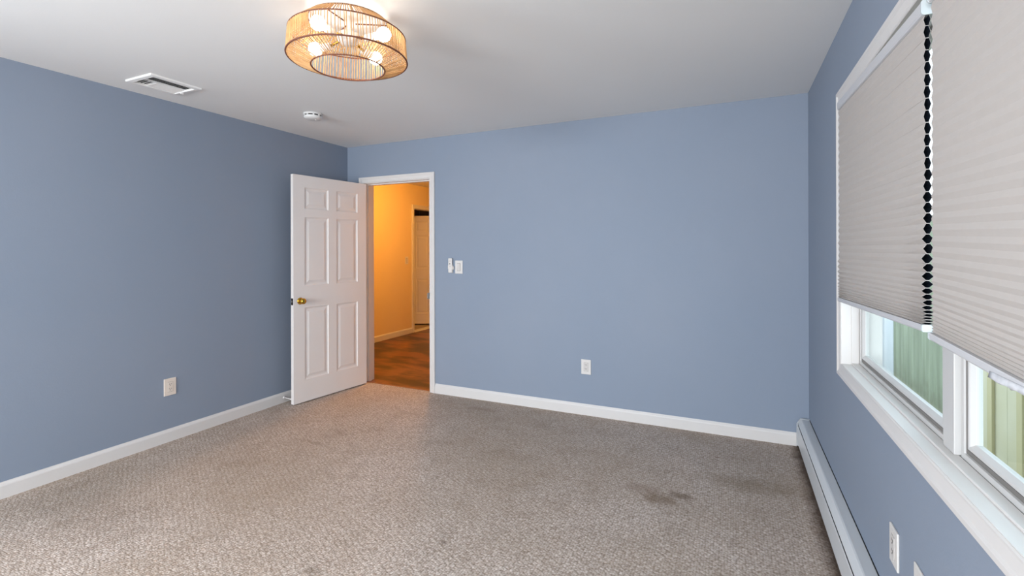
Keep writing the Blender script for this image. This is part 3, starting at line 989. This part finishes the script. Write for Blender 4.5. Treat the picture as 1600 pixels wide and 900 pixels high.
b = MB(); b.box((-0.05, VY - 0.026, -0.020), (-0.044, VY - 0.008, -0.010), bev=0.001); b.build('damper_lever', M['vent'], av)

sdm = empty('smoke_detector', (-3.004, 2.778, H)); tag(sdm, 'round white smoke detector on the ceiling near the far corner', 'smoke detector')
b = MB(); b.lathe([(0.070, 0.0), (0.072, -0.004), (0.071, -0.010), (0.067, -0.012)], (0, 0, 0), n=48); b.build('base', M['detector'], sdm)
b = MB(); b.lathe([(0.060, -0.0115), (0.060, -0.021)], (0, 0, 0), n=48); b.build('sensing_gap', M['dark'], sdm)
b = MB(); b.lathe([(0.066, -0.0205), (0.068, -0.024), (0.066, -0.034), (0.057, -0.042), (0.040, -0.047), (0.020, -0.048), (0.0, -0.048)], (0, 0, 0), n=48); cv = b.build('cover', M['detector'], sdm)
for k in range(9):
    a = 2 * PI * k / 9
    b = MB(); b.sweep([[(r * math.cos(a + da), r * math.sin(a + da), z) for r, z in ((0.058, -0.012), (0.0685, -0.012), (0.0685, -0.021), (0.058, -0.021))] for da in (-0.09, 0.0, 0.09)])
    b.build('rib', M['detector'], sdm)
b = MB(); b.lathe([(0.008, -0.047), (0.008, -0.050), (0.005, -0.051)], (0.018, 0.01, 0), n=20); b.build('test_button', M['plate'], cv)

# ------------------------------------------------------------------ woven ceiling lamp
LX, LY = -1.565, 1.649
cl = empty('ceiling_lamp', (LX, LY, H)); tag(cl, 'round woven rattan cord ceiling lamp with four glowing bulbs', 'ceiling lamp')
ZT, RT = -0.052, 0.170        # top ring
ZS, RS = -0.115, 0.249        # shoulder ring
ZL, RL = -0.219, 0.257        # lower outer ring
ZI, RI = -0.257, 0.157        # inner bottom ring
for (nm, z, r, t) in (('top_ring', ZT, RT, 0.0035), ('shoulder_ring', ZS, RS, 0.0030), ('lower_ring', ZL, RL, 0.0036), ('inner_ring', ZI, RI, 0.0034)):
    b = MB(); b.torus((0, 0, z), r, t); b.build(nm, M['ring'], cl)


def weave(name, r0, z0, r1, z1, n, rad, twist=0.0, jit=0.25):
    b = MB()
    for k in range(n):
        a = 2 * PI * (k + random.uniform(-jit, jit)) / n
        a2 = a + twist
        b.tube((r0 * math.cos(a), r0 * math.sin(a), z0), (r1 * math.cos(a2), r1 * math.sin(a2), z1), rad * random.uniform(0.8, 1.15), 5, caps=False)
    return b.build(name, M['rattan'], cl)


weave('side_weave', RS, ZS, RL, ZL, 128, 0.0022, 0.01)
weave('bottom_weave', RL, ZL, RI, ZI, 118, 0.0021, 0.02)
weave('top_weave', RT, ZT, RS, ZS, 150, 0.0026, 0.03)
for k in range(3):
    a = 0.6 + 2 * PI * k / 3
    b = MB(); b.tube((0.030 * math.cos(a), 0.030 * math.sin(a), ZT - 0.004), (RT * math.cos(a), RT * math.sin(a), ZT - 0.001), 0.003, 8); b.build('spider_arm', M['ring'], cl)
b = MB(); b.lathe([(0.065, 0.0), (0.065, -0.012), (0.060, -0.020), (0.020, -0.024)], (0, 0, 0), n=40); b.build('canopy', M['lampwhite'], cl)
b = MB(); b.tube((0, 0, -0.022), (0, 0, -0.125), 0.010, 14); b.build('stem', M['lampwhite'], cl)
b = MB(); b.lathe([(0.0, -0.098), (0.040, -0.100), (0.050, -0.112), (0.048, -0.132), (0.034, -0.148), (0.0, -0.155)], (0, 0, 0), n=36); b.build('hub', M['lampwhite'], cl)
for (bx, by) in ((0.020, -0.196), (0.196, 0.005), (-0.196, -0.008), (-0.012, 0.196)):
    d = Vector((bx, by, 0)).normalized()
    zb = -0.140
    b = MB(); b.tube(d * 0.045 + Vector((0, 0, -0.125)), d * 0.105 + Vector((0, 0, zb)), 0.006, 10); ar = b.build('lamp_arm', M['brass'], cl)
    b = MB(); b.tube(d * 0.100 + Vector((0, 0, zb)), d * 0.150 + Vector((0, 0, zb)), 0.0165, 16); b.build('socket', M['lampwhite'], ar)
    prof = [(0.012, 0.0), (0.016, 0.010)]
    for q in range(11):
        t = -1.0 + 2.0 * q / 10 * 1.0
        an = math.asin(max(-1, min(1, t)))
        prof.append((0.031 * math.cos(an) if q else 0.018, 0.044 + 0.031 * t) if q else (0.019, 0.016))
    prof[-1] = (0.0, 0.075)
    b = MB(); b.lathe(prof, d * 0.150 + Vector((0, 0, zb)), d, n=24); b.build('bulb', M['bulb'], cl)
